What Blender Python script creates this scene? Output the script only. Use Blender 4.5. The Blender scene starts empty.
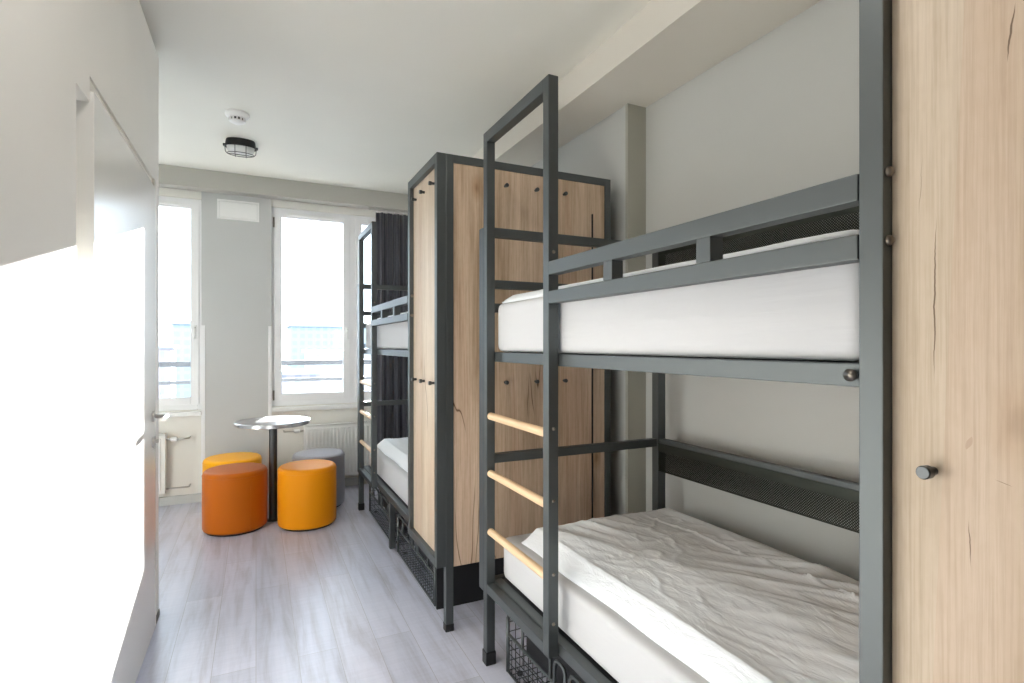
import bpy, bmesh, math, random
from mathutils import Vector, Matrix, noise
random.seed(4)
S = bpy.context.scene
C = S.collection
PI = math.pi

# ------------------------------------------------------------------ camera
cam = bpy.data.cameras.new('camera'); co = bpy.data.objects.new('camera', cam); C.objects.link(co)
YAW = math.atan(256/538.)
co.location = (0, 0, 1.35); co.rotation_euler = (PI/2, 0, -YAW)
cam.sensor_width = 36; cam.lens = 538/1024*36; cam.shift_y = 3.5/1024; cam.clip_start = .02; cam.clip_end = 600
S.camera = co
S.view_settings.view_transform = 'Standard'; S.view_settings.look = 'None'
S.view_settings.gamma = 1; S.view_settings.use_curve_mapping = False
S.view_settings.exposure = .90
S.cycles.use_denoising = True
S.cycles.max_bounces = 12; S.cycles.diffuse_bounces = 8; S.cycles.glossy_bounces = 5
S.cycles.sample_clamp_indirect = 8

# ------------------------------------------------------------------ materials
def mat(name, col, rough=.5, metal=0, spec=.5, sheen=0, emit=None, estr=0):
    m = bpy.data.materials.new(name); m.use_nodes = True
    b = m.node_tree.nodes['Principled BSDF']
    b.inputs['Base Color'].default_value = (*col, 1); b.inputs['Roughness'].default_value = rough
    b.inputs['Metallic'].default_value = metal; b.inputs['Specular IOR Level'].default_value = spec
    if sheen: b.inputs['Sheen Weight'].default_value = sheen
    if emit: b.inputs['Emission Color'].default_value = (*emit, 1); b.inputs['Emission Strength'].default_value = estr
    return m
class N:
    def __init__(s, m): s.t = m.node_tree; s.b = s.t.nodes['Principled BSDF']
    def n(s, kind, **kw):
        x = s.t.nodes.new(kind)
        for k, v in kw.items():
            if k in x.inputs: x.inputs[k].default_value = v
            else: setattr(x, k, v)
        return x
    def l(s, a, b): s.t.links.new(a, b)
    def coord(s, scale=(1,1,1), loc=(0,0,0), out='Object'):
        tc = s.n('ShaderNodeTexCoord'); mp = s.n('ShaderNodeMapping')
        mp.inputs['Scale'].default_value = scale; mp.inputs['Location'].default_value = loc
        s.l(tc.outputs[out], mp.inputs['Vector']); return mp.outputs['Vector']
    def ramp(s, src, stops, interp='LINEAR'):
        r = s.n('ShaderNodeValToRGB'); r.color_ramp.interpolation = interp
        while len(r.color_ramp.elements) < len(stops): r.color_ramp.elements.new(.5)
        for e, (p, c) in zip(r.color_ramp.elements, stops): e.position = p; e.color = (*c, 1) if len(c) == 3 else c
        s.l(src, r.inputs['Fac']); return r.outputs['Color']
    def mix(s, a, b, f, mode='MIX'):
        x = s.n('ShaderNodeMix', data_type='RGBA', blend_type=mode)
        for v, i in ((f, 0), (a, 6), (b, 7)):
            if hasattr(v, 'is_linked') or isinstance(v, bpy.types.NodeSocket): s.l(v, x.inputs[i])
            elif i == 0: x.inputs[0].default_value = v
            else: x.inputs[i].default_value = (*v, 1)
        return x.outputs[2]
    def bump(s, src, strength=.2, dist=.01):
        b = s.n('ShaderNodeBump'); b.inputs['Strength'].default_value = strength; b.inputs['Distance'].default_value = dist
        s.l(src, b.inputs['Height']); s.l(b.outputs['Normal'], s.b.inputs['Normal'])

def plaster(name, col, rough=.65, amp=.06):
    m = mat(name, col, rough, spec=.3); g = N(m)
    v = g.coord()
    n1 = g.n('ShaderNodeTexNoise', Scale=220., Detail=3.); g.l(v, n1.inputs['Vector'])
    g.bump(n1.outputs['Fac'], amp, .002)
    n2 = g.n('ShaderNodeTexNoise', Scale=1.3, Detail=2.); g.l(v, n2.inputs['Vector'])
    c2 = tuple(x*.965 for x in col)
    g.l(g.ramp(n2.outputs['Fac'], [(.35, c2), (.65, col)]), g.b.inputs['Base Color'])
    return m
M = {}
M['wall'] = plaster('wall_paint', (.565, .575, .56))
M['ceil'] = plaster('ceiling_paint', (.83, .82, .76))
M['beam'] = plaster('beam_paint', (.74, .705, .64))
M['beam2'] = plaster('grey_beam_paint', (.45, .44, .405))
M['dark_wall'] = plaster('dark_reflection_paint', (.06, .06, .065))
M['pilaster_shade'] = plaster('pilaster_shade_paint', (.42, .415, .36))
M['joint'] = mat('grey_joint', (.22, .21, .19), .8)
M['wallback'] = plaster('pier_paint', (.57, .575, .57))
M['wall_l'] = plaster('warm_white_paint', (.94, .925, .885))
M['white'] = mat('white_lacquer', (.86, .86, .85), .28)
M['door'] = mat('door_white', (.86, .855, .83), .22)
M['pvc'] = mat('white_pvc', (.86, .86, .87), .3)
M['casing'] = mat('door_casing_paint', (.76, .73, .67), .35)
M['rad'] = mat('radiator_white', (.86, .86, .84), .35)
M['chrome'] = mat('brushed_nickel', (.55, .53, .50), .28, 1)
M['bolt'] = mat('bolt_steel', (.25, .22, .19), .3, 1)
M['rubber'] = mat('black_rubber', (.012, .012, .014), .5)
M['black'] = mat('black_board', (.010, .010, .012), .55)
M['lampblack'] = mat('black_cast_metal', (.012, .012, .013), .45)
M['opal'] = mat('ribbed_opal_glass', (.80, .81, .80), .25)
M['redwood'] = mat('dowel_wood', (.75, .53, .32), .42)
M['curtain'] = mat('curtain_fabric', (.060, .060, .075), .8, sheen=.3)
M['hem'] = mat('curtain_tape', (.03, .03, .035), .8)

def frame_mat(name, col, rough=.48):
    m = mat(name, col, rough, spec=.6, metal=.82); g = N(m)
    n = g.n('ShaderNodeTexNoise', Scale=900., Detail=2.); g.l(g.coord(), n.inputs['Vector'])
    g.bump(n.outputs['Fac'], .12, .0008)
    return m
M['frame'] = frame_mat('powder_coated_steel', (.118, .130, .133))
M['meshp'] = frame_mat('perforated_steel', (.045, .05, .043), .42)
M['wire'] = frame_mat('wire_coat', (.045, .052, .058), .38)

def wood(name, light, mid, dark, seed=0, cracks=()):
    m = mat(name, mid, .5, spec=.3); g = N(m)
    def co_(scale): return g.coord(scale, (seed*3.1, seed*1.7, seed*.9))
    # per-lamella tint
    vor = g.n('ShaderNodeTexVoronoi', Scale=1.); vor.feature = 'F1'; g.l(co_((7.5, 7.5, .35)), vor.inputs['Vector'])
    tint = g.n('ShaderNodeSeparateColor'); g.l(vor.outputs['Color'], tint.inputs[0])
    n1 = g.n('ShaderNodeTexNoise', Scale=1., Detail=5., Roughness=.6, Distortion=.35); g.l(co_((11, 11, .75)), n1.inputs['Vector'])
    base = g.ramp(n1.outputs['Fac'], [(.34, dark), (.48, mid), (.62, light)])
    base = g.mix(base, (mid[0]*.97, mid[1]*.86, mid[2]*.84), g.ramp(tint.outputs[0], [(.35, (0,0,0)), (.6, (.42,.42,.42))]))
    fine = g.n('ShaderNodeTexNoise', Scale=1., Detail=4., Roughness=.7); g.l(co_((150, 150, 3.0)), fine.inputs['Vector'])
    base = g.mix(base, g.ramp(fine.outputs['Fac'], [(.32, (.76, .71, .65)), (.58, (1.03, 1.03, 1.03))]), .6 if cracks else .85, 'MULTIPLY')
    # ray-fleck cross bands
    fl = g.n('ShaderNodeTexNoise', Scale=1., Detail=2.); g.l(co_((60, 60, 28)), fl.inputs['Vector'])
    base = g.mix(base, g.ramp(fl.outputs['Fac'], [(.35, (.93, .91, .88)), (.6, (1, 1, 1))]), .5, 'MULTIPLY')
    # knots: stretched soft dark spots
    kn = g.n('ShaderNodeTexVoronoi', Scale=1.); g.l(co_((4.6, 4.6, 2.1)), kn.inputs['Vector'])
    base = g.mix(base, g.ramp(kn.outputs['Distance'], [(.02, (.42, .30, .22)), (.07, (.80, .70, .60)), (.17, (1, 1, 1))]), .45 if cracks else .85, 'MULTIPLY')
    # cracks: thin dark lines, only in places
    cr = g.n('ShaderNodeTexNoise', Scale=1., Detail=1.5, Distortion=.2); g.l(co_((9, 9, .85)), cr.inputs['Vector'])
    line = g.ramp(cr.outputs['Fac'], [(.612, (1, 1, 1)), (.6165, (.22, .15, .10)), (.620, (.22, .15, .10)), (.6245, (1, 1, 1))])
    ms = g.n('ShaderNodeTexNoise', Scale=1., Detail=1.); g.l(co_((4, 4, 1.6)), ms.inputs['Vector'])
    base = g.mix(base, line, g.ramp(ms.outputs['Fac'], [(.60 if cracks else .48, (0,0,0)), (.66 if cracks else .56, (1,1,1))]), 'MULTIPLY')
    if cracks:
        pos = g.n('ShaderNodeTexCoord').outputs['Object']; sp = g.n('ShaderNodeSeparateXYZ'); g.l(pos, sp.inputs[0])
        wn = g.n('ShaderNodeTexNoise', Scale=1., Detail=3.); g.l(g.coord((0, 4, 26)), wn.inputs['Vector'])
        def ma(op, a, b=None):
            x = g.n('ShaderNodeMath', operation=op)
            for i, v in enumerate((a, b)):
                if v is None: continue
                if isinstance(v, bpy.types.NodeSocket): g.l(v, x.inputs[i])
                else: x.inputs[i].default_value = v
            return x.outputs[0]
        for (ya, za), (yb, zb), wd_, dk in cracks:
            k = (yb-ya)/(zb-za); zc = (za+zb)/2; hl = abs(zb-za)/2
            yl = ma('ADD', ma('MULTIPLY', sp.outputs[2], k), ya-k*za)
            wv = ma('MULTIPLY', ma('SUBTRACT', wn.outputs['Fac'], .5), .006)
            d = ma('ABSOLUTE', ma('ADD', ma('SUBTRACT', sp.outputs[1], yl), wv))
            q = ma('DIVIDE', ma('SUBTRACT', sp.outputs[2], zc), hl)
            win = ma('MULTIPLY', ma('MAXIMUM', ma('SUBTRACT', 1., ma('MULTIPLY', q, q)), 0.0), wd_)
            f = ma('MINIMUM', ma('MAXIMUM', ma('DIVIDE', ma('SUBTRACT', win, d), .0007), 0.0), 1.0)
            base = g.mix(base, dk, f)
    g.l(base, g.b.inputs['Base Color'])
    g.bump(fine.outputs['Fac'], .15, .001)
    return m
DK = (.16, .11, .075)
CRACKS = [((0.34, 1.802), (0.349, 1.722), 0.0016, DK), ((0.432, 1.550), (0.4345, 1.280), 0.0014, DK), ((0.449, 1.638), (0.454, 1.535), 0.0006, DK), ((0.393, 1.108), (0.388, 1.037), 0.001, DK), ((0.362, 1.169), (0.341, 1.163), .0015, DK), ((0.394, 1.203), (0.388, 1.223), .004, (.46, .34, .25))]
M['oak'] = wood('natural_oak_board', (.61, .515, .41), (.555, .46, .355), (.48, .385, .285), 7, CRACKS)
M['oak2'] = wood('knotty_oak_board', (.69, .545, .42), (.59, .45, .33), (.42, .31, .21), 5)

def floor_mat():
    m = mat('grey_oak_planks', (.4, .38, .36), .30, spec=.5); g = N(m)
    v = g.coord(); sep = g.n('ShaderNodeSeparateXYZ'); g.l(v, sep.inputs[0])
    cmb = g.n('ShaderNodeCombineXYZ'); g.l(sep.outputs['Y'], cmb.inputs['X']); g.l(sep.outputs['X'], cmb.inputs['Y'])
    br = g.n('ShaderNodeTexBrick'); g.l(cmb.outputs[0], br.inputs['Vector'])
    br.offset = .37; br.inputs['Scale'].default_value = 1; br.inputs['Mortar Size'].default_value = .0011
    br.inputs['Brick Width'].default_value = 1.25; br.inputs['Row Height'].default_value = .165
    br.inputs['Color1'].default_value = (.0, .0, .0, 1); br.inputs['Color2'].default_value = (1, 1, 1, 1)
    br.inputs['Mortar'].default_value = (.5, .5, .5, 1); br.inputs['Bias'].default_value = 0
    base = g.ramp(br.outputs['Color'], [(0, (.49, .505, .60)), (.5, (.54, .555, .66)), (1, (.59, .60, .70))])
    gr = g.n('ShaderNodeTexNoise', Scale=1., Detail=6., Roughness=.62, Distortion=.4); g.l(g.coord((16, 1.3, 1)), gr.inputs['Vector'])
    base = g.mix(base, g.ramp(gr.outputs['Fac'], [(.3, (.66, .62, .60)), (.52, (1, 1, 1)), (.75, (1.18, 1.15, 1.12))]), .8, 'MULTIPLY')
    sc = g.n('ShaderNodeTexNoise', Scale=1., Detail=3.); g.l(g.coord((6, 60, 1)), sc.inputs['Vector'])
    base = g.mix(base, g.ramp(sc.outputs['Fac'], [(.35, (.90, .89, .89)), (.6, (1, 1, 1))]), .5, 'MULTIPLY')
    base = g.mix(base, (.33, .32, .34), br.outputs['Fac'])
    g.l(base, g.b.inputs['Base Color'])
    g.bump(gr.outputs['Fac'], .08, .002)
    return m
M['floor'] = floor_mat()

def leather(name, col):
    m = mat(name, col, .42, spec=.22, sheen=.04); g = N(m)
    v = g.n('ShaderNodeTexVoronoi', Scale=420.); g.l(g.coord(), v.inputs['Vector'])
    g.bump(v.outputs['Distance'], .08, .001); return m
M['orange'] = leather('burnt_orange_vinyl', (.50, .115, .001))
M['yellow'] = leather('amber_vinyl', (.88, .31, .001))
M['gold'] = leather('golden_yellow_vinyl', (.92, .42, .002))
M['grey'] = leather('silver_grey_vinyl', (.36, .36, .40))

def linen(name, col, amp):
    m = mat(name, col, .75, spec=.15, sheen=.15); g = N(m)
    w = g.n('ShaderNodeTexNoise', Scale=1., Detail=4., Roughness=.6, Distortion=.6); g.l(g.coord((26, 9, 26)), w.inputs['Vector'])
    g.bump(w.outputs['Fac'], amp, .012); return m
M['duvet'] = linen('white_cotton_duvet', (.85, .89, .935), .4)
def sheet_mat():
    m = mat('white_fitted_sheet', (.56, .565, .58), .75, spec=.15, sheen=.1); g = N(m)
    w = g.n('ShaderNodeTexNoise', Scale=1., Detail=3., Roughness=.55, Distortion=.5); g.l(g.coord((8, 3.5, 45)), w.inputs['Vector'])
    g.bump(w.outputs['Fac'], .22, .006); return m
M['sheet'] = sheet_mat()

def steel_top():
    m = mat('brushed_table_steel', (.62, .62, .63), .26, 1); g = N(m)
    n = g.n('ShaderNodeTexNoise', Scale=1., Detail=3.); g.l(g.coord((3, 160, 3)), n.inputs['Vector'])
    g.bump(n.outputs['Fac'], .08, .001); return m
M['tabletop'] = steel_top()
M['steeldark'] = mat('dark_steel_tube', (.09, .095, .10), .3, .9)

m = bpy.data.materials.new('window_glass'); m.use_nodes = True; t = m.node_tree; t.nodes.clear()
o_ = t.nodes.new('ShaderNodeOutputMaterial'); tr = t.nodes.new('ShaderNodeBsdfTransparent'); gl = t.nodes.new('ShaderNodeBsdfGlossy')
gl.inputs['Roughness'].default_value = .02; fr = t.nodes.new('ShaderNodeFresnel'); fr.inputs['IOR'].default_value = 1.3
mx = t.nodes.new('ShaderNodeMixShader'); t.links.new(fr.outputs[0], mx.inputs[0]); t.links.new(tr.outputs[0], mx.inputs[1]); t.links.new(gl.outputs[0], mx.inputs[2])
tr.inputs[0].default_value = (.97, .98, .98, 1); t.links.new(mx.outputs[0], o_.inputs[0]); M['glass'] = m

def facade(name, wall, glass, sx, sz):
    m = mat(name, wall, .8); g = N(m)
    v = g.coord(); sep = g.n('ShaderNodeSeparateXYZ'); g.l(v, sep.inputs[0])
    cmb = g.n('ShaderNodeCombineXYZ'); g.l(sep.outputs['X'], cmb.inputs['X']); g.l(sep.outputs['Z'], cmb.inputs['Y'])
    br = g.n('ShaderNodeTexBrick'); g.l(cmb.outputs[0], br.inputs['Vector']); br.offset = 0
    br.inputs['Scale'].default_value = 1; br.inputs['Brick Width'].default_value = sx; br.inputs['Row Height'].default_value = sz
    br.inputs['Mortar Size'].default_value = sz*.22; br.inputs['Color1'].default_value = (*glass, 1); br.inputs['Color2'].default_value = (*glass, 1)
    br.inputs['Mortar'].default_value = (*wall, 1); g.l(br.outputs['Color'], g.b.inputs['Base Color']); return m
M['fac1'] = facade('pale_slab_facade', (.27, .31, .33), (.235, .285, .315), 1.5, 1.5)
M['fac2'] = facade('white_hall_facade', (.50, .52, .53), (.42, .46, .48), 3., 2.2)
M['fac3'] = facade('pink_facade', (.36, .31, .325), (.27, .26, .29), 1.2, 1.6)
M['snow'] = plaster('winter_ground', (.17, .20, .235), .9)
M['tree'] = mat('bare_crown', (.15, .17, .20), .9)
M['roofing'] = plaster('snowy_roof', (.30, .32, .34))
M['rail'] = mat('dark_rail', (.035, .04, .048), .6, 0)
M['concrete'] = plaster('concrete', (.6, .6, .6))

# ------------------------------------------------------------------ mesh helpers
def box(bm, x0, x1, y0, y1, z0, z1, bev=0, seg=2, rot=None):
    v = [bm.verts.new((x, y, z)) for x in (x0, x1) for y in (y0, y1) for z in (z0, z1)]
    f = [bm.faces.new([v[i] for i in q]) for q in ((0,1,3,2), (4,6,7,5), (0,4,5,1), (2,3,7,6), (0,2,6,4), (1,5,7,3))]
    if rot: bmesh.ops.transform(bm, matrix=rot, verts=v)
    if bev:
        es = list({e for q in f for e in q.edges})
        bmesh.ops.bevel(bm, geom=es, offset=bev, segments=seg, profile=.6, affect='EDGES')
def tube(bm, pts, r, n=8, closed=False, cap=True):
    pts = [Vector(p) for p in pts]; L = len(pts); rings = []; prev = None
    for i, p in enumerate(pts):
        if closed: d = (pts[(i+1) % L]-pts[i-1])
        else: d = (pts[min(i+1, L-1)]-pts[max(i-1, 0)])
        d.normalize()
        if prev is None:
            a = Vector((0,0,1)) if abs(d.z) < .9 else Vector((1,0,0))
            a = (a-d*a.dot(d)).normalized()
        else: a = (prev-d*prev.dot(d)).normalized()
        prev = a; b = d.cross(a)
        rings.append([bm.verts.new(p+(a*math.cos(2*PI*k/n)+b*math.sin(2*PI*k/n))*r) for k in range(n)])
    for i in range(L if closed else L-1):
        A, B = rings[i], rings[(i+1) % L]
        for k in range(n): bm.faces.new((A[k], A[(k+1) % n], B[(k+1) % n], B[k]))
    if cap and not closed: bm.faces.new(rings[0][::-1]); bm.faces.new(rings[-1])
def lathe(bm, prof, cx=0, cy=0, cz=0, n=48, sx=1, sy=1):
    rings = []
    for r, z in prof:
        if r < 1e-6: rings.append([bm.verts.new((cx, cy, cz+z))])
        else: rings.append([bm.verts.new((cx+sx*r*math.cos(2*PI*k/n), cy+sy*r*math.sin(2*PI*k/n), cz+z)) for k in range(n)])
    for A, B in zip(rings, rings[1:]):
        for k in range(n):
            k2 = (k+1) % n
            if len(A) == 1: bm.faces.new((A[0], B[k2], B[k])) if len(B) > 1 else None
            elif len(B) == 1: bm.faces.new((A[k], A[k2], B[0]))
            else: bm.faces.new((A[k], A[k2], B[k2], B[k]))
def obj(name, bm, m, parent=None, smooth=False):
    bmesh.ops.recalc_face_normals(bm, faces=bm.faces)
    me = bpy.data.meshes.new(name); bm.to_mesh(me); bm.free()
    if smooth:
        for p in me.polygons: p.use_smooth = True
    o = bpy.data.objects.new(name, me); C.objects.link(o)
    if isinstance(m, str): m = M[m]
    me.materials.append(m)
    if parent: o.parent = parent
    return o
def sharp(o, ang=35):
    o.data.set_sharp_from_angle(angle=math.radians(ang)); return o
def tag(o, label=None, cat=None, group=None, kind=None):
    if label: o['label'] = label
    if cat: o['category'] = cat
    if group: o['group'] = group
    if kind: o['kind'] = kind
    return o
def thing(name, label, cat, loc=(0,0,0), group=None, rz=0):
    o = bpy.data.objects.new(name, None); C.objects.link(o); o.location = loc; o.rotation_euler.z = rz; o.empty_display_size = .1
    return tag(o, label, cat, group)
def struct(name, bm, m, parent=None):
    o = obj(name, bm, m, parent)
    if not parent: o['kind'] = 'structure'
    return o
def sempty(name, loc=(0,0,0)):
    o = bpy.data.objects.new(name, None); C.objects.link(o); o.location = loc; o['kind'] = 'structure'; return o
def bx(name, m, *b, parent=None, bev=0, st=False):
    bm = bmesh.new()
    if isinstance(b[0], (int, float)): b = [b]
    for q in b: box(bm, *q, bev=bev)
    return struct(name, bm, m, parent) if st else obj(name, bm, m, parent)
def copy_tree(o, dloc=None, label=None):
    def rec(a, par):
        c = a.copy(); C.objects.link(c); c.parent = par
        for ch in [x for x in kids.get(a.name, [])]: rec(ch, c)
        return c
    kids = {}
    for x in list(C.objects):
        if x.parent: kids.setdefault(x.parent.name, []).append(x)
    r = rec(o, None)
    if dloc: r.location = Vector(o.location)+Vector(dloc)
    if label: r['label'] = label
    return r

# ------------------------------------------------------------------ room
CE = 2.83; BB = 2.665; XL = -.44; YB = 5.36; XR = 1.95; XRF = 1.83; YN = -.75
bx('floor', 'floor', -2.0, 2.1, YN, YB+.12, -.1, 0, st=True)
bx('ceiling', 'ceil', -2.0, 2.1, YN, YB+.2, CE, CE+.12, st=True)
# left wall with a doorway
DY0, DY1, DZ, GY, WTOP = 1.955, 3.03, 2.095, 1.824, 2.787
bx('wall_left', 'wall_l', (XL-.12, XL, YN, GY, 0, WTOP), (XL-.12, XL, GY, DY0, 2.062, WTOP), (XL-.12, XL, DY0, DY1+.045, DZ+.045, WTOP), (XL-.12, XL, DY1+.045, 3.19, 0, WTOP), st=True)
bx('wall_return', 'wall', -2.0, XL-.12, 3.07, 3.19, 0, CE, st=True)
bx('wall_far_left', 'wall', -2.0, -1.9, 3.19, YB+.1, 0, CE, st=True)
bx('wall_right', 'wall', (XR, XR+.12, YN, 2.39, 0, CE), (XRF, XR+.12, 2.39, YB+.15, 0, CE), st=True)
bx('wall_front', 'dark_wall', -2.0, 2.1, YN-.12, YN, 0, CE, st=True)  # unseen wall, dark colour chosen to darken the steel faces turned to it
# window wall: pier, spandrels, lintel, all openings real
W1 = (-1.22, -.425); W2 = (.128, 1.56); SZ = .79; WT = 2.61
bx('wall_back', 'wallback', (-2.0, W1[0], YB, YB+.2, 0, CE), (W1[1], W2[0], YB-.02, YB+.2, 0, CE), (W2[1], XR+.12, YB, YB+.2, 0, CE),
   st=True)
M['niche'] = plaster('cream_niche_paint', (.80, .785, .735))
bx('wall_under_windows', 'niche', (W1[0], W1[1], YB, YB+.2, 0, SZ), (W2[0], W2[1], YB, YB+.2, 0, SZ), st=True)
bx('wall_over_windows', 'niche', (W1[0], W1[1], YB, YB+.2, WT, CE), (W2[0], W2[1], YB, YB+.2, WT, CE), st=True)
bx('trim_1', 'beam2', -1.9, XRF, 5.215, YB-.02, BB+.008, CE, st=True)          # dropped beam over the windows
bm = bmesh.new()                                                          # beam along the right wall
for q in ((1.535, XR, YN, 5.215),): box(bm, q[0], q[1], q[2], q[3], BB, CE)
struct('trim_2', bm, 'beam')
bx('trim_6', 'pilaster_shade', (XRF-.004, XR, 2.372, 2.392, 0, BB), st=True)  # thin slab on the pilaster face, its shade painted in as darker colour
bx('trim_3', 'pvc', (W1[1]-.001, W1[1]+.028, YB-.026, YB-.019, .0, 1.52), st=True)      # corner guards on the pier
bx('trim_4', 'pvc', (W2[0]-.028, W2[0]+.001, YB-.026, YB-.019, .0, 1.52), st=True)
bx('baseboard_back', 'wall', (-1.9, W1[1], YB-.03, YB, 0, .07), (W2[0], XRF, YB-.03, YB, 0, .07), st=True)
bx('baseboard_left', 'joint', (XL, XL+.005, DY1+.06, 3.192, .0, .03), (XL, XL+.005, YN, GY-.002, 0, .075), st=True)
bx('trim_5', 'joint', (XL-.12, XL-.02, YN, 3.19, WTOP, CE), st=True)  # shadow joint under the ceiling
# ------------------------------------------------------------------ door
d1 = sempty('door_1', (XL, DY0, 0))
def rel(par, *bs):   # boxes given in world space for a parent placed at a location
    px, py, pz = par.location
    return [(a-px, b-px, c-py, d-py, e-pz, f-pz) for a, b, c, d, e, f in bs]
bx('door_frame', 'casing', *rel(d1, (XL-.12, XL-.045, GY, DY0, 0, 2.062), (XL-.12, XL+.006, DY1, DY1+.045, 0, DZ+.045), (XL-.12, XL-.004, DY0, DY1, DZ+.004, DZ+.045)), parent=d1, bev=.004)
leaf = bx('door_leaf', 'door', *rel(d1, (XL-.045, XL+.010, DY0+.003, DY1-.003, .012, DZ)), parent=d1, bev=.002)
def handle(par, x, y, z, side):
    bm = bmesh.new()
    R = Matrix.Rotation(PI/2, 4, 'Y')
    bmesh.ops.create_cone(bm, cap_ends=True, segments=28, radius1=.026, radius2=.024, depth=.009, matrix=Matrix.Translation((x+.0045, y, z)) @ R)
    tube(bm, [(x+.008, y, z), (x+.04, y, z), (x+.052, y-.006*side, z), (x+.058, y-.025*side, z), (x+.058, y-.125*side, z)], .0095, 12)
    return obj('handle', bm, 'chrome', par, True)
h = handle(leaf, .010, 2.955-DY0, 1.02, 1); sharp(h)
bm = bmesh.new()
bmesh.ops.create_cone(bm, cap_ends=True, segments=28, radius1=.026, radius2=.024, depth=.009, matrix=Matrix.Translation((.0145, 2.955-DY0, .90)) @ Matrix.Rotation(PI/2, 4, 'Y'))
bmesh.ops.create_cone(bm, cap_ends=True, segments=16, radius1=.009, radius2=.009, depth=.02, matrix=Matrix.Translation((.022, 2.955-DY0, .905)) @ Matrix.Rotation(PI/2, 4, 'Y'))
sharp(obj('lock', bm, 'chrome', leaf, True))

# ------------------------------------------------------------------ windows
def sash(par, x0, x1, z0, z1, y, handle_side=None):
    """one casement: frame, pane, handle in the parent's own space"""
    w = .062
    sb = bx('window_sash', 'pvc', (x0, x0+w, y, y+.05, z0, z1), (x1-w, x1, y, y+.05, z0, z1), (x0+w, x1-w, y, y+.05, z0, z0+w), (x0+w, x1-w, y, y+.05, z1-w, z1), parent=par, bev=.004)
    bx('pane', 'glass', (x0+w-.005, x1-w+.005, y+.022, y+.028, z0+w-.005, z1-w+.005), parent=sb)
    # rubber gasket line around the glass
    g = .004
    bx('gasket', 'steeldark', (x0+w-g, x0+w+g/2, y+.012, y+.022, z0+w-g, z1-w+g), (x1-w-g/2, x1-w+g, y+.012, y+.022, z0+w-g, z1-w+g), (x0+w, x1-w, y+.012, y+.022, z0+w-g, z0+w+g/2), parent=sb)
    if handle_side:
        hx = x1-w/2 if handle_side > 0 else x0+w/2
        bm = bmesh.new(); box(bm, hx-.014, hx+.014, y-.010, y, 1.46, 1.53, bev=.004)
        tube(bm, [(hx, y-.008, 1.50), (hx, y-.032, 1.50), (hx, y-.036, 1.485), (hx, y-.036, 1.39)], .008, 10)
        obj('handle', bm, 'white', sb, True)
    return sb
def window(name, x0, x1, sashes, top=WT):
    y = YB+.02
    w = sempty(name, (x0, y, SZ)); ox, oz = x0, SZ
    t_ = .032
    boxes = [(0, t_, 0, .07, .0, top-oz), (x1-x0-t_, x1-x0, 0, .07, 0, top-oz), (t_, x1-x0-t_, 0, .07, 0, .055), (t_, x1-x0-t_, 0, .07, top-oz-t_, top-oz)]
    for a, b in zip(sashes, sashes[1:]): boxes.append((a[1]-ox, b[0]-ox, 0, .07, .055, top-oz-t_))
    bx('window_frame', 'pvc', *boxes, parent=w, bev=.004)
    for i, (a, b, hs) in enumerate(sashes):
        s_ = sash(w, a-ox, b-ox, .055-.008, top-oz-t_+.008, -.012, None)
        if hs:
            bm = bmesh.new(); hx = (b-ox-.031) if hs > 0 else (a-ox+.031)
            box(bm, hx-.013, hx+.013, -.021, -.012, 1.37-oz+.09, 1.52-oz, bev=.003)
            tube(bm, [(hx, -.02, 1.50-oz), (hx, -.046, 1.50-oz), (hx, -.050, 1.48-oz), (hx, -.050, 1.40-oz)], .007, 10)
            obj('handle', bm, 'white', s_, True)
        bx('trickle_vent', 'white', (a-ox+.12, b-ox-.14, -.030, -.011, top-oz-t_-.038, top-oz-t_-.010), parent=s_, bev=.004)
        bm = bmesh.new()
        for hz in (.10, 1.68):
            bmesh.ops.create_cone(bm, cap_ends=True, segments=12, radius1=.007, radius2=.007, depth=.09, matrix=Matrix.Translation((a-ox-.004 if hs >= 0 else b-ox+.004, -.018, hz)))
        obj('hinge', bm, 'bolt', s_, True)
    bx('window_sill', 'white', (-.0, x1-x0, -.075, -.001, -.045, -.008), parent=w, bev=.006)
    return w
window('window_1', W1[0], W1[1], [(W1[0]+.03, W1[1]-.02, 1)])
window('window_2', W2[0], W2[1], [(W2[0]+.022, .822, 1), (.868, W2[1]-.02, -1)])

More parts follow.
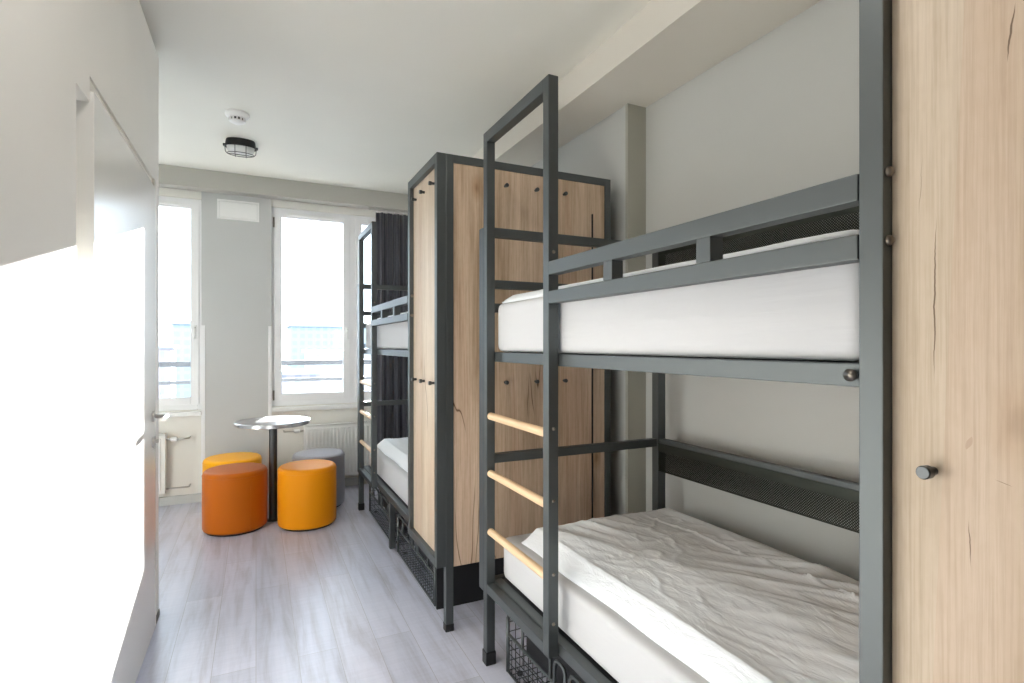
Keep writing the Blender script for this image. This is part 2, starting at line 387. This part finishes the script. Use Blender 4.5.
# ------------------------------------------------------------------ bunk beds (local origin at the front near bottom corner)
OX, OY = .876, .505
P = .037
def make_bunk():
    r = thing('bunk_bed', 'dark grey steel bunk bed in front, with wooden ladder rungs and guard rail', 'bunk bed', (OX, OY, 0))
    L = lambda *q: [(a-OX, b-OX, c-OY, d-OY, e, f) for a, b, c, d, e, f in q]
    XF, XI, XB0, XB1 = .876, .914, 1.80, 1.848
    bm = bmesh.new()
    for q in L((XF, XI, 2.088, 2.126, .03, 2.25), (XF, XI, 1.559, 1.598, .307, 2.25), (XF, XI, 1.598, 2.088, 2.205, 2.25), (XF, XI, 1.598, 2.088, .307, .345)): box(bm, *q, bev=.0025)
    lf = obj('ladder_frame', bm, 'frame', r)
    bx('foot_cap', 'rubber', *L((XF-.004, XI+.004, 2.084, 2.130, 0, .055)), parent=lf, bev=.004)
    for z in (.562, .808, 1.050):
        bm = bmesh.new(); tube(bm, [(.018, 2.097-OY, z), (.018, 1.59-OY, z)], .0155, 20); sharp(obj('rung', bm, 'redwood', r, True))
    for z in (.420, .585, .83, 1.07, 1.66):   # screw heads on the ladder post
        bm = bmesh.new(); bmesh.ops.create_uvsphere(bm, u_segments=12, v_segments=6, radius=.006, matrix=Matrix.Translation((.019, 1.559-OY, z)))
        obj('screw', bm, 'bolt', lf, True)
    bm = bmesh.new()
    for q in L((XF, XI, .544, 1.559, 1.583, 1.627), (XF, XI, .544, 1.559, 1.488, 1.529), (XF, XI, 1.208, 1.249, 1.529, 1.583), (XF, XI, .856, .897, 1.529, 1.583)): box(bm, *q, bev=.002)
    obj('guard_rail', bm, 'frame', r)
    bx('deck_rail', 'frame', *L((XI+.001, XI+.037, .544, 2.103, 1.279, 1.319)), parent=r, bev=.0025)
    bx('deck_rail', 'frame', *L((XI+.001, XI+.037, .544, 2.103, .312, .352)), parent=r, bev=.0025)
    for z in (1.299,):
        bm = bmesh.new(); bmesh.ops.create_cone(bm, cap_ends=True, segments=16, radius1=.011, radius2=.009, depth=.008, matrix=Matrix.Translation((.032, .575-OY, z)) @ Matrix.Rotation(PI/2, 4, 'Y'))
        obj('bolt', bm, 'bolt', r, True)
    # head end frame
    y0, y1 = 2.105, 2.139
    bm = bmesh.new()
    q = [(XF, XF+P, 2.127, 2.174, .30, 1.852), (XB0, XB1, 2.098, 2.143, .03, 1.852)]
    for a, b in ((1.812, 1.852), (1.592, 1.628), (1.49, 1.528), (1.279, 1.319), (.845, .884), (.312, .352)): q.append((XI+.001, XB0, y0, y1, a, b))
    for k in L(*q): box(bm, *k, bev=.0025)
    ef = obj('end_frame', bm, 'frame', r)
    bx('foot_cap', 'rubber', *L((XB0-.003, XB1+.003, 2.095, 2.146, 0, .05)), parent=ef, bev=.004)
    # foot end frame, next to the wardrobe
    bm = bmesh.new()
    q = [(XI+.001, XI+P, .545, .562, .312, 1.58), (XB0, XB1, .545, .58, .0, 1.852)]
    for a, b in ((1.812, 1.852), (1.592, 1.628), (1.279, 1.319), (.845, .884), (.312, .352)): q.append((.96, XB0, .545, .565, a, b))
    for k in L(*q): box(bm, *k, bev=.002)
    obj('end_frame', bm, 'frame', r)
    bx('support_leg', 'frame', *L((XI+.001, XI+P, 1.148, 1.186, 0, .312)), parent=r, bev=.003)
    # slatted decks
    for z in (1.300, .333):
        bm = bmesh.new()
        for i in range(13):
            yy = .62+i*.118; box(bm, XI+.10-OX, XB0-OX, yy-OY, yy+.06-OY, z-.006, z+.010, bev=.002)
        obj('slat_deck', bm, 'redwood', r)
        bx('deck_board', 'black', *L((XI+.040, XB0-.01, .57, 2.098, z+.0105, z+.0145)), parent=r)
    # back rails and perforated panels
    for zt in (.885, 1.852):
        bx('back_rail', 'frame', *L((XB0+.006, XB1-.006,   .58, 2.097, zt-.036, zt)), parent=r, bev=.003)
        bx('back_rail', 'frame', *L((XB0+.006, XB1-.006,   .58, 2.097, zt-.573, zt-.533)), parent=r, bev=.003)
        bm = bmesh.new()
        zb = zt-.158; zs = zt-.060; y0_, y1_ = .585, 2.098; xp = XB0+.002
        box(bm, xp-.001-OX, xp+.003-OX, y0_-OY, y1_-OY, zs, zt-.02)
        box(bm, xp-.001-OX, xp+.003-OX, y0_-OY, y1_-OY, zb, zb+.005)
        pitch = .0098; hgt = zs-zb; wst = .0026
        yy = y0_-hgt
        while yy < y1_:
            for sgn in (1, -1):
                a0, a1 = (yy, yy+hgt) if sgn > 0 else (yy+hgt, yy)
                za, zc = zb, zs
                # clip to the panel
                if a0 < y0_ and a1 < y0_: continue
                def cl(a, z, b, w):
                    if a < y0_: f = (y0_-a)/(b-a); return y0_, z+(w-z)*f
                    if a > y1_: f = (y1_-a)/(b-a); return y1_, z+(w-z)*f
                    return a, z
                p = cl(a0, za, a1, zc); s2 = cl(a1, zc, a0, za)
                vs = [bm.verts.new((xp-OX, p[0]-wst-OY, p[1])), bm.verts.new((xp-OX, p[0]+wst-OY, p[1])), bm.verts.new((xp-OX, s2[0]+wst-OY, s2[1])), bm.verts.new((xp-OX, s2[0]-wst-OY, s2[1]))]
                bm.faces.new(vs)
                v2 = [bm.verts.new((v.co.x+.0015, v.co.y, v.co.z)) for v in vs]
                bm.faces.new(v2)
            yy += pitch
        obj('mesh_panel', bm, 'meshp', r)
    return r
bunk = make_bunk()
D = (.76-OX, 2.952-.544, 0)
bunk2 = copy_tree(bunk, D, 'dark grey steel bunk bed by the windows, beyond the wooden wardrobe')

# ------------------------------------------------------------------ mattresses and duvets
def rbox_mesh(bm, x0, x1, y0, y1, z0, z1, r, nx, ny, nz):
    bmesh.ops.create_cube(bm, size=1)
    bmesh.ops.subdivide_edges(bm, edges=bm.edges[:], cuts=1, use_grid_fill=True)
def make_mattress(label):
    x0, x1, y0, y1, z1 = .955, 1.795, .575, 2.10, .19
    bm = bmesh.new(); box(bm, 0, x1-x0+.022-.022, 0, y1-y0, 0, z1, bev=.028, seg=5)
    for v in bm.verts: v.co.z += .003*noise.noise(v.co*5)
    o = obj('mattress', bm, 'sheet', None, True)
    return o
def mattress(name, label, x0, y0, z0, x1, y1, hgt):
    bm = bmesh.new(); n = 1
    box(bm, 0, x1-x0, 0, y1-y0, 0, hgt, bev=.030, seg=5)
    o = obj(name, bm, 'sheet', None, True); o.location = (x0, y0, z0)
    return tag(o, label, 'mattress', 'white fitted mattresses on the bunks')
MX0, MX1, MY0, MY1 = .952, 1.79, .567, 2.103
mats = []
for lab, z0, hg, dx in (('white sheeted mattress on the lower deck of the front bunk', .353, .177, 0), ('white sheeted mattress on the upper deck of the front bunk', 1.321, .206, 0)):
    x0 = .953 if z0 < 1 else .927
    mats.append(mattress('mattress', lab, x0, MY0, z0, MX1, MY1, hg))
for o, lab in zip(list(mats), ('white sheeted mattress on the lower deck of the bunk by the windows', 'white sheeted mattress on the upper deck of the bunk by the windows')):
    c = o.copy(); C.objects.link(c); c.location = o.location+Vector(D); c['label'] = lab

def ridged(p): return 1-abs(noise.noise(p))*2.2
def make_duvet(name, label, x0, x1, y0, y1, zbase, rise, hemw, seed, amp=.011, nx=110, ny=190):
    bm = bmesh.new(); top = []
    for j in range(ny+1):
        row = []
        for i in range(nx+1):
            u, v = i/nx, j/ny
            x = x0+(x1-x0)*u; y = y0+(y1-y0)*v
            d = min(x-x0, (x1-x)*1.4); e = min(y-y0, y1-y)
            d = max(d, 0); e = max(e, 0); k = min(1, d/hemw); k2 = min(1, e/(hemw*.4))
            prof = (k**.75)*(k2**.6)
            w = 0
            # long drapery folds, roughly along the bed, bent towards its far end
            q = Vector((x*1.0+.25*math.sin(y*2.2+seed), y*.42, seed))
            f1 = ridged(Vector((q.x*7.5+q.y*3.5, q.y*3.0, seed)))
            f2 = ridged(Vector((q.x*15+q.y*4, q.y*7-q.x*5, seed+4)))
            f3 = noise.noise(Vector((x*3.2, y*2.4, seed+9)))
            f4 = ridged(Vector((x*9-y*7, y*8+x*3, seed+2)))
            mask = max(0, min(1, .55+1.3*noise.noise(Vector((x*2.2, y*1.6, seed+20)))))
            w = amp*(1.0*max(0, f1)**2.2*mask+.42*max(0, f2)**2*mask+1.5*f3+.25*max(0, f4)**3*(1-mask))
            # stitched seam ridge near the back
            sx = x1-.20-.02*math.sin(y*3); w += .006*math.exp(-((x-sx)/.006)**2)
            # crease where the side folds over the front edge
            cw_ = .0035*math.exp(-((x-(x0+hemw))/.006)**2)*min(1, e/.05)
            inner = min(1, max(0, (d-hemw*.8))/(hemw*1.2))*min(1, e/.08)
            z = zbase+.006+(rise-.006)*prof+w*inner+cw_
            xx = x; yy = y+(.012*math.sin(x*9+seed) if False else 0)
            # hem waviness
            if u < .5: xx += (1-u*2)**6*.010*noise.noise(Vector((y*4, seed, 3)))
            yy += ((v if v > .5 else 1-v)*2-1)**8*.014*noise.noise(Vector((x*5, seed, 8)))*(1 if v > .5 else -1)
            row.append(bm.verts.new((xx, yy, z)))
        top.append(row)
    for j in range(ny):
        for i in range(nx): bm.faces.new((top[j][i], top[j][i+1], top[j+1][i+1], top[j+1][i]))
    loop = [top[0][i] for i in range(nx)]+[top[j][nx] for j in range(ny)]+[top[ny][i] for i in range(nx, 0, -1)]+[top[j][0] for j in range(ny, 0, -1)]
    bot = [bm.verts.new((v.co.x, v.co.y, zbase)) for v in loop]
    n = len(loop)
    for k in range(n): bm.faces.new((loop[k], bot[k], bot[(k+1) % n], loop[(k+1) % n]))
    bm.faces.new(bot)
    for v in bm.verts: v.co -= Vector((x0, y0, zbase))
    o = obj(name, bm, 'duvet', None, True); o.location = (x0, y0, zbase)
    sharp(o, 60)
    return tag(o, label, 'duvet', 'white duvets on the bunks')
dv = [make_duvet('duvet', 'wrinkled white duvet spread over the lower mattress of the front bunk', .992, 1.785, .60, 1.995, .531, .060, .060, 3.3, .018),
      make_duvet('duvet', 'white duvet on the top mattress of the front bunk', .950, 1.785, .60, 2.088, 1.528, .034, .04, 8.1, .009, 70, 110)]
for o, lab in zip(list(dv), ('white duvet on the bottom mattress of the bunk by the windows', 'white duvet on the top mattress of the bunk by the windows')):
    c = o.copy(); C.objects.link(c); c.location = o.location+Vector(D); c['label'] = lab

# ------------------------------------------------------------------ wardrobes
WL = .529
def hook(par, x, y, z, axis):
    bm = bmesh.new(); M_ = Matrix.Translation((x, y, z)) @ (Matrix.Rotation(-PI/2, 4, 'Y') if axis == 'x' else Matrix.Rotation(PI/2, 4, 'X'))
    lathe(bm, [(0, 0), (.0065, 0), (.0065, .012), (.0100, .015), (.0100, .026), (.0085, .028), (0, .028)], n=20)
    bmesh.ops.transform(bm, matrix=M_, verts=bm.verts)
    return sharp(obj('hook', bm, 'steeldark', par, True))
def make_wardrobe():
    r = thing('wardrobe', 'tall oak wardrobe with grey steel frame standing between the two bunks', 'wardrobe', (.76, 2.413, 0))
    W = .983; Z0, Z1 = .307, 2.25; p = .037
    bm = bmesh.new()   # proud front frame
    for q in ((0, .045, 0, p, Z0, Z1), (0, .045, WL-p, WL, Z0, Z1), (0, .045, p, WL-p, Z1-.042, Z1), (0, .045, p, WL-p, Z0, Z0+.038)): box(bm, *q, bev=.002)
    f = obj('front_frame', bm, 'frame', r)
    for z in (1.62, 1.513):
        bm = bmesh.new(); bmesh.ops.create_uvsphere(bm, u_segments=14, v_segments=8, radius=.0085, matrix=Matrix.Translation((.014, WL-p, z)))
        obj('bolt', bm, 'bolt', f, True)
    bm = bmesh.new()   # carcass frame with legs
    for x in (.0455, W-p):
        for y in (0, WL-p): box(bm, x, x+p, y, y+p, .307 if (x < .1 and y > 0) else .03, Z1, bev=.002)
    for y in (0, WL-p): box(bm, .0455+p, W-p, y, y+p, Z1-.038, Z1, bev=.002)
    box(bm, W-p, W, p, WL-p, Z1-.038, Z1)
    c = obj('carcass_frame', bm, 'frame', r)
    for x, y in ((.0455, 0), (W-p, 0), (W-p, WL-p)):
        bm = bmesh.new(); box(bm, x-.002, x+p+.002, y-.002, y+p+(.002 if y == 0 else 0), 0, .035, bev=.003)
        obj('foot_cap', bm, 'rubber', c)
    bm = bmesh.new(); box(bm, .023, .042, p, WL-p, Z0+.038, Z1-.042, bev=.001)
    fp = obj('front_panel', bm, 'oak', r)
    bm = bmesh.new(); box(bm, .0455+p, W-p, .006, .026, .300, Z1-.038, bev=.001)
    sp = obj('side_panel', bm, 'oak2', r)
    bm = bmesh.new(); box(bm, .0455+p, W-p, WL-.026, WL-.006, .300, Z1-.038, bev=.001); obj('side_panel', bm, 'oak2', r)
    bx('top_panel', 'oak2', (.0455+p, W-p, p, WL-p, Z1-.03, Z1-.01), parent=r)
    bx('bottom_panel', 'black', (.0455+p, W-p, .03, WL-.03, .302, .32), parent=r)
    bx('plinth', 'black', (.072, W-p-.004, .228, .243, 0, .302), parent=r)
    bx('trim_strip', 'black', (.862, .867, -.003, .005, .302, 2.05), parent=sp)
    for z in (2.135, 1.165):
        for y in (.115, .28, .435): hook(fp, .023, y, z, 'x')
        for x in (.353, .523, .690): hook(sp, x, .006, z, 'y')
    return r
wd = make_wardrobe()
wd2 = copy_tree(wd, (.876-.76, .542-(2.413+WL), 0), 'tall pale oak wardrobe at the foot of the front bunk with a round grey hook')

# ------------------------------------------------------------------ wire crates under the beds
def make_crate(length, depth=.56, hgt=.25):
    r = thing('wire_crate', '', 'crate')
    low = .163; rr = .0065
    def sheet(name, fn, nu, nv, wu, wv):
        bm = bmesh.new()
        for i in range(nu+1):
            t_ = i/nu; tube(bm, [fn(t_, 0), fn(t_, 1)], .0019, 5)
        for j in range(nv+1):
            t_ = j/nv; tube(bm, [fn(0, t_), fn(1, t_)], .0019, 5)
        return obj(name, bm, 'wire', r)
    nl = int(length/.034)
    sheet('front_grid', lambda u, v: (0, u*length, .012+(low-.012)*v), nl, 4, 0, 0)
    sheet('back_grid', lambda u, v: (depth, u*length, .012+(hgt-.012)*v), nl, 6, 0, 0)
    sheet('end_grid', lambda u, v: (u*depth, 0, .012+(hgt-.012)*v), 16, 6, 0, 0)
    sheet('end_grid', lambda u, v: (u*depth, length, .012+(hgt-.012)*v), 16, 6, 0, 0)
    sheet('bottom_grid', lambda u, v: (v*depth, u*length, .012), nl, 14, 0, 0)
    bm = bmesh.new()
    tube(bm, [(0, 0, low), (0, length, low)], rr, 10)
    tube(bm, [(0, 0, .010), (0, length, .010)], rr*.8, 8)
    # handle arches of the front rim: a long one at each end of the opening
    def arch(a, b):
        c = .022; tube(bm, [(0, a, low), (0, a, hgt-c), (0, a+c*.3, hgt-c*.3), (0, a+c, hgt), (0, b-c, hgt), (0, b-c*.3, hgt-c*.3), (0, b, hgt-c), (0, b, low)], rr, 10)
    arch(.0, length*.42); arch(length*.42+.03, length*.58-.03); arch(length*.58, length)
    for t_ in (.16, .84): tube(bm, [(0, length*t_, low), (0, length*t_, hgt)], rr, 8)
    for y in (0, length):
        tube(bm, [(0, y, .01), (0, y, hgt-.02)], rr*1.3, 8); tube(bm, [(depth, y, .01), (depth, y, hgt)], rr, 8)
        tube(bm, [(0, y, hgt), (depth, y, hgt)], rr, 8)
    tube(bm, [(depth, 0, hgt), (depth, length, hgt)], rr, 8)
    obj('rim', bm, 'frame', r, True)
    bx('liner', 'black', (.070, .075, .03, length-.03, .085, .24), parent=r)
    for y in (.03, length-.03):
        for x in (.04, depth-.04):
            bm = bmesh.new(); bmesh.ops.create_cone(bm, cap_ends=True, segments=12, radius1=.012, radius2=.012, depth=.01, matrix=Matrix.Translation((x, y, .005)))
            obj('glide', bm, 'rubber', r)
    return r
cr = make_crate(.80)
cr.location = (.958, 1.205, 0); cr.rotation_euler.z = math.radians(1.6)
# moved so that its far end stands at Y 2.0
tag(cr, 'dark wire storage crate under the ladder end of the front bunk', 'wire crate', 'wire crates under the bunks')
c1 = copy_tree(cr, None, 'dark wire storage crate under the wardrobe edge of the bunk by the windows'); c1.location = (.832, 2.668, 0); c1.rotation_euler.z = 0
c2 = copy_tree(cr, None, 'dark wire storage crate under the window end of the bunk by the windows'); c2.location = (.832, 3.62, 0); c2.rotation_euler.z = 0

# ------------------------------------------------------------------ table and stools
tb = thing('side_table', 'round steel pedestal table standing among the stools', 'table', (.118, 4.54, 0))
bm = bmesh.new(); lathe(bm, [(0, .738), (.262, .738), (.268, .741), (.268, .765), (.265, .769), (.262, .770), (0, .770)], n=72)
sharp(obj('tabletop', bm, 'tabletop', tb, True))
bm = bmesh.new(); lathe(bm, [(0, .012), (.030, .012), (.030, .728), (.07, .730), (.07, .738), (0, .738)], n=32); sharp(obj('pole', bm, 'steeldark', tb, True))
bm = bmesh.new(); lathe(bm, [(0, 0), (.046, 0), (.046, .008), (.040, .012), (0, .012)], n=32); sharp(obj('base', bm, 'steeldark', tb, True))
def stool(label, x, y, r, h, m, rz=0):
    t_ = thing('pouf_stool', label, 'stool', (x, y, 0), 'round upholstered stools around the steel table', rz)
    bm = bmesh.new(); c = .028; z0 = .014
    prof = [(0, z0), (r-.012, z0), (r-.004, z0+.004), (r, z0+.014)]
    for k in range(8): prof.append((r+.0015*math.sin(k/7*PI), z0+.014+(h-c-.030-z0)*k/7+.002))
    for k in range(1, 9):
        a = k/8*PI/2; prof.append((r-c+c*math.cos(a)-.001, h-c+c*math.sin(a)))
    prof += [(r*.6, h+.002), (r*.3, h+.003), (0, h+.0035)]
    lathe(bm, prof, n=72)
    obj('cushion_body', bm, m, t_, True)
    bm = bmesh.new()
    n = 72; tube(bm, [((r+.0005)*math.cos(2*PI*k/n), (r+.0005)*math.sin(2*PI*k/n), h-c-.006) for k in range(n)], .0022, 6, closed=True)
    tube(bm, [((r+.0012)*math.cos(-PI/2), (r+.0012)*math.sin(-PI/2), z) for z in (.03, .15, .28, h-c-.006)], .0018, 6)
    obj('piping', bm, m, t_, True)
    bm = bmesh.new(); lathe(bm, [(0, 0), (r-.022, 0), (r-.018, .015), (0, .015)], n=48); obj('base_ring', bm, 'rubber', t_)
stool('burnt orange round stool nearest the door, with a vertical seam', -.137, 4.47, .215, .440, 'orange', .5)
stool('amber yellow round stool in front of the grey stool', .352, 4.345, .208, .446, 'yellow', 2.4)
stool('golden yellow round stool mostly hidden behind the burnt orange one', -.170, 4.915, .213, .445, 'gold', 2.)
stool('silver grey round stool by the radiator', .478, 4.80, .208, .446, 'grey', 2.)

# ------------------------------------------------------------------ radiators
def radiator(label, x0, x1, valve_x, vs, y=YB-.13):
    r = thing('radiator', label, 'radiator', (x0, y, 0)); W = x1-x0; z0, z1 = .125, .615
    bm = bmesh.new(); box(bm, 0, W, .0, .012, z0, z1, bev=.004); box(bm, 0, W, .075, .087, z0, z1, bev=.004)
    n = int(W/.034)
    for i in range(n):
        xa = .012+i*(W-.024)/n
        box(bm, xa+.003, xa+.021, -.020, .001, z0+.03, z1-.035, bev=.006, seg=3)
    obj('panel', bm, 'rad', r)
    bx('top_grille', 'rad', (0, W, .0, .087, z1-.012, z1-.002), *[(.01+k*(W-.02)/30, .014+k*(W-.02)/30, .008, .079, z1-.004, z1+.003) for k in range(31)], parent=r)
    for xc in (0, W): bx('side_cover', 'rad', (xc-.003, xc+.003, -.002, .089, z0-.002, z1+.002), parent=r, bev=.002)
    bm = bmesh.new(); vx = -.006 if vs < 0 else W+.006
    tube(bm, [(vx, .04, z1-.05), (vx+vs*.05, .04, z1-.05)], .009, 10)
    tube(bm, [(vx+vs*.05, .04, z1-.05), (vx+vs*.16, .04, z1-.05), (vx+vs*.165, .05, z1-.05), (vx+vs*.165, .125, z1-.05)], .0065, 10)
    obj('pipe', bm, 'chrome', r, True); bm = bmesh.new()
    tube(bm, [(vx, .04, z0+.03), (vx+vs*.04, .04, z0+.03), (vx+vs*.16, .04, z0+.03), (vx+vs*.165, .05, z0+.03), (vx+vs*.165, .125, z0+.03)], .0065, 10)
    obj('pipe', bm, 'chrome', r, True)
    bm = bmesh.new(); lathe(bm, [(0, 0), (.012, 0), (.019, .006), (.019, .045), (.014, .052), (0, .052)], n=18)
    bmesh.ops.transform(bm, matrix=Matrix.Translation((vx+vs*.03, .04, z1-.05)) @ Matrix.Rotation(PI/2*vs, 4, 'Y'), verts=bm.verts)
    sharp(obj('thermostat_valve', bm, 'white', r, True))
    for xc in (W*.15, W*.82): bx('bracket', 'rad', (xc, xc+.03, .087, .13, z0+.1, z1-.1), parent=r)
radiator('white panel radiator under the wide window behind the grey stool', .40, 1.02, .3, -1)
radiator('white panel radiator beside the door handle, under the narrow window', -1.25, -.68, -.6, 1)

# ------------------------------------------------------------------ ceiling fittings and vent
sd = thing('smoke_detector', 'round white smoke detector on the ceiling', 'smoke detector', (-.108, 3.86, CE))
bm = bmesh.new(); lathe(bm, [(0, 0), (.070, 0), (.072, -.012), (.068, -.020), (.055, -.028), (.050, -.031)], n=48); lathe(bm, [(.050, -.0305), (0, -.0305)], n=48)
sharp(obj('base', bm, 'white', sd, True))
bm = bmesh.new()
for k in range(12):
    a = 2*PI*k/12; box(bm, .040, .049, -.0035, .0035, -.052, -.030, rot=Matrix.Rotation(a, 4, 'Z'))
lathe(bm, [(0, -.050), (.046, -.050), (.048, -.053), (.024, -.066), (0, -.070)], n=32)
obj('sensor_head', bm, 'white', sd)
bm = bmesh.new(); lathe(bm, [(0, -.031), (.036, -.031), (.036, -.051), (0, -.051)], n=24); obj('sensor_core', bm, 'steeldark', sd)

def bulkhead(label, x, y, estr):
    l_ = thing('bulkhead_lamp', label, 'ceiling lamp', (x, y, CE), 'caged oval ceiling lamps')
    bm = bmesh.new(); lathe(bm, [(0, 0), (.100, 0), (.104, -.010), (.108, -.040), (.112, -.044), (.112, -.052), (0, -.052)], n=48, sx=1., sy=.62)
    sharp(obj('housing', bm, 'lampblack', l_, True))
    bm = bmesh.new(); lathe(bm, [(.098, -.050), (.097, -.070), (.088, -.090), (.060, -.103), (0, -.106)], n=48, sx=1., sy=.60)
    g_ = M['opal'] if not estr else mat('lit_opal_glass', (.85, .85, .82), .3, emit=(1, .96, .90), estr=estr)
    obj('diffuser', bm, g_, l_, True)
    bm = bmesh.new(); n = 40
    tube(bm, [(.112*math.cos(2*PI*k/n), .074*math.sin(2*PI*k/n), -.055) for k in range(n)], .0045, 6, closed=True)
    tube(bm, [(.094*math.cos(2*PI*k/n), .056*math.sin(2*PI*k/n), -.106) for k in range(n)], .0025, 6, closed=True)
    for xx in (-.038, .038):
        yy = .074*math.sqrt(1-(xx/.112)**2); tube(bm, [(xx, -yy, -.055), (xx, -yy*.93, -.095), (xx, -yy*.75, -.112), (xx, yy*.75, -.112), (xx, yy*.93, -.095), (xx, yy, -.055)], .0025, 6)
    for s_ in (-1, 1): tube(bm, [(s_*.110, 0, -.055), (s_*.106, 0, -.095), (s_*.094, 0, -.108)], .0025, 6)
    tube(bm, [(-.094, 0, -.110), (.094, 0, -.110)], .0025, 6)
    for s_ in (-1, 1): box(bm, s_*.112-.010, s_*.112+.010, -.012, .012, -.056, -.040, bev=.002)
    obj('cage', bm, 'lampblack', l_, True)
    l_.scale = (.93, .93, .95)
bulkhead('black caged oval ceiling lamp beyond the smoke detector', -.100, 4.36, 0)

bulkhead('added black caged oval ceiling lamp, out of view over the entrance end of the room', .05, .90, 85)  # added lamp, out of view, brightens the left wall and this end
vt = thing('access_panel', 'white rectangular access panel high on the wall between the windows', 'access panel', (-.306, YB-.02, 2.452))
bx('frame', 'white', (0, .332, -.014, 0, 0, .016), (0, .332, -.014, 0, .156, .172), (0, .016, -.014, 0, .016, .156), (.316, .332, -.014, 0, .016, .156), parent=vt, bev=.003)
bx('cover', 'white', (.018, .314, -.010, 0, .018, .154), parent=vt, bev=.002)

# ------------------------------------------------------------------ curtain
bm = bmesh.new(); nx, nz = 170, 14; rows = []
xa, xb, zt_, zb_ = 1.045, 1.43, 2.632, .03
for j in range(nz+1):
    row = []
    for i in range(nx+1):
        u = i/nx; f = j/nz; x = xa+(xb-xa)*u
        y = 5.262+.024*math.sin(u*2*PI*5+.4*math.sin(f*3))*(.6+.4*f)+.008*math.sin(u*2*PI*12)
        row.append(bm.verts.new((x, y, zt_+(zb_-zt_)*f)))
    rows.append(row)
for j in range(nz):
    for i in range(nx): bm.faces.new((rows[j][i], rows[j][i+1], rows[j+1][i+1], rows[j+1][i]))
o = obj('curtain', bm, 'curtain', None, True)
md = o.modifiers.new('s', 'SOLIDIFY'); md.thickness = .003
tag(o, 'long dark pleated curtain hanging behind the bunk by the windows', 'curtain')
cw = thing('curtain_rail', 'slim curtain rail under the beam by the windows', 'curtain rail', (.98, 5.262, BB+.008))
bx('track', 'beam2', (0, .47, -.012, .012, -.022, 0), parent=cw, bev=.002)
for k in range(5): bx('glider', 'white', (.075+k*.085, .081+k*.085, -.004, .004, -.036, -.022), parent=cw)

# ------------------------------------------------------------------ outside
bl = bx('balcony_slab', 'concrete', -4, 6, 5.57, 6.05, -.22, -.10, st=True)
br_ = thing('balcony_railing', 'grey metal balcony railing outside the windows', 'railing', (0, 5.9, -.1))
bx('rail_bar', 'rail', (-4, 6, -.022, .022, 1.244, 1.294), parent=br_, bev=.004)
bx('rail_bar', 'rail', (-4, 6, -.012, .012, 1.080, 1.112), parent=br_, bev=.004)
for x in (-2.3, -.16, .93, 2.2): bx('post', 'rail', (x-.018, x+.018, .018, .045, 0, 1.28), parent=br_, bev=.003)
bx('ground_outside', 'snow', -260, 320, 9, 420, -21, -20, st=True)
def building(label, x0, x1, y, dy, z, m, roof=.6, box2=None):
    b = thing('building', label, 'building', (x0, y, -20)); W = x1-x0
    bx('facade', m, (0, W, 0, dy, 0, z+20), parent=b)
    bx('roof', 'roofing', (-.4, W+.4, -.4, dy+.4, z+20, z+20+roof), parent=b)
    if box2: bx('roof_plant', 'rail', (box2[0]-x0, box2[1]-x0, 2, 6, z+20+roof, z+20+roof+box2[2]), parent=b)
building('long pale blue housing block on the skyline in the wide window', 6.5, 27, 120, 14, 5.2, 'fac1')
building('flat white hall below the skyline block in the wide window', 6.1, 16, 60, 20, .3, 'fac2', .4, (10.1, 11.2, .8))
building('low pinkish house left of the white hall', 1.5, 5.15, 50, 3, -1.2, 'fac3', .3)
building('pale tower block seen in the narrow window', -13.2, -8, 110, 14, 5.0, 'fac1')
building('small pale house left of the tower block in the narrow window', -15.5, -10.35, 85, 5, .9, 'fac3', .4)
def tree(x, y, h, label):
    t_ = thing('tree', label, 'tree', (x, y, -20), 'bare trees below the windows')
    bm = bmesh.new(); tube(bm, [(0, 0, 0), (.1, 0, h*.35), (0, .1, h*.6)], .16, 8); obj('trunk', bm, 'tree', t_)
    bm = bmesh.new()
    for k in range(34):
        a = random.random()*2*PI; e = random.uniform(.2, 1.3); L_ = h*.42*random.uniform(.6, 1)
        b0 = Vector((0, 0, h*random.uniform(.35, .6))); d_ = Vector((math.cos(a)*math.cos(e), math.sin(a)*math.cos(e), math.sin(e)))
        p1 = b0+d_*L_*.5; p2 = b0+d_*L_+Vector((0, 0, .3)); tube(bm, [b0, p1, p2], .05, 5)
        for q in range(4):
            dd = (d_+Vector([random.uniform(-.7, .7) for _ in range(3)])).normalized(); s0 = p1.lerp(p2, q/4); tube(bm, [s0, s0+dd*L_*.4], .025, 4)
    obj('branches', bm, 'tree', t_)
TL = ['bare tree left of the tower block in the narrow window', 'bare tree before the tower block in the narrow window', 'bare tree below the narrow window by the pier', 'bare tree below the pinkish house', 'bare tree at the right end of the white hall']
for (x, y, h), lab in zip(((-9.5, 78, 16), (-5.2, 46, 16.6), (-3.6, 33, 17.5), (2.2, 36, 13.5), (11.5, 50, 12.6)), TL): tree(x, y, h, lab)

# ------------------------------------------------------------------ light
w = bpy.data.worlds.new('world'); S.world = w; w.use_nodes = True
bg = w.node_tree.nodes['Background']; bg.inputs[0].default_value = (.76, .88, 1, 1); bg.inputs[1].default_value = 3.7
sun = bpy.data.lights.new('sun', 'SUN'); so = bpy.data.objects.new('sun', sun); C.objects.link(so)
so.rotation_euler = Vector((-.243, -1, -.254)).to_track_quat('-Z', 'Y').to_euler(); so.location = (2, 9, 5)
sun.energy = 32; sun.angle = math.radians(.3); sun.color = (1, .98, .95)
for i, (x0, x1) in enumerate((W1, W2)):
    a = bpy.data.lights.new('window_portal', 'AREA'); ao = bpy.data.objects.new('window_portal', a); C.objects.link(ao)
    a.shape = 'RECTANGLE'; a.size = x1-x0; a.size_y = WT-SZ; a.cycles.is_portal = True
    ao.location = ((x0+x1)/2, YB+.19, (WT+SZ)/2); ao.rotation_euler = (-PI/2, 0, 0)
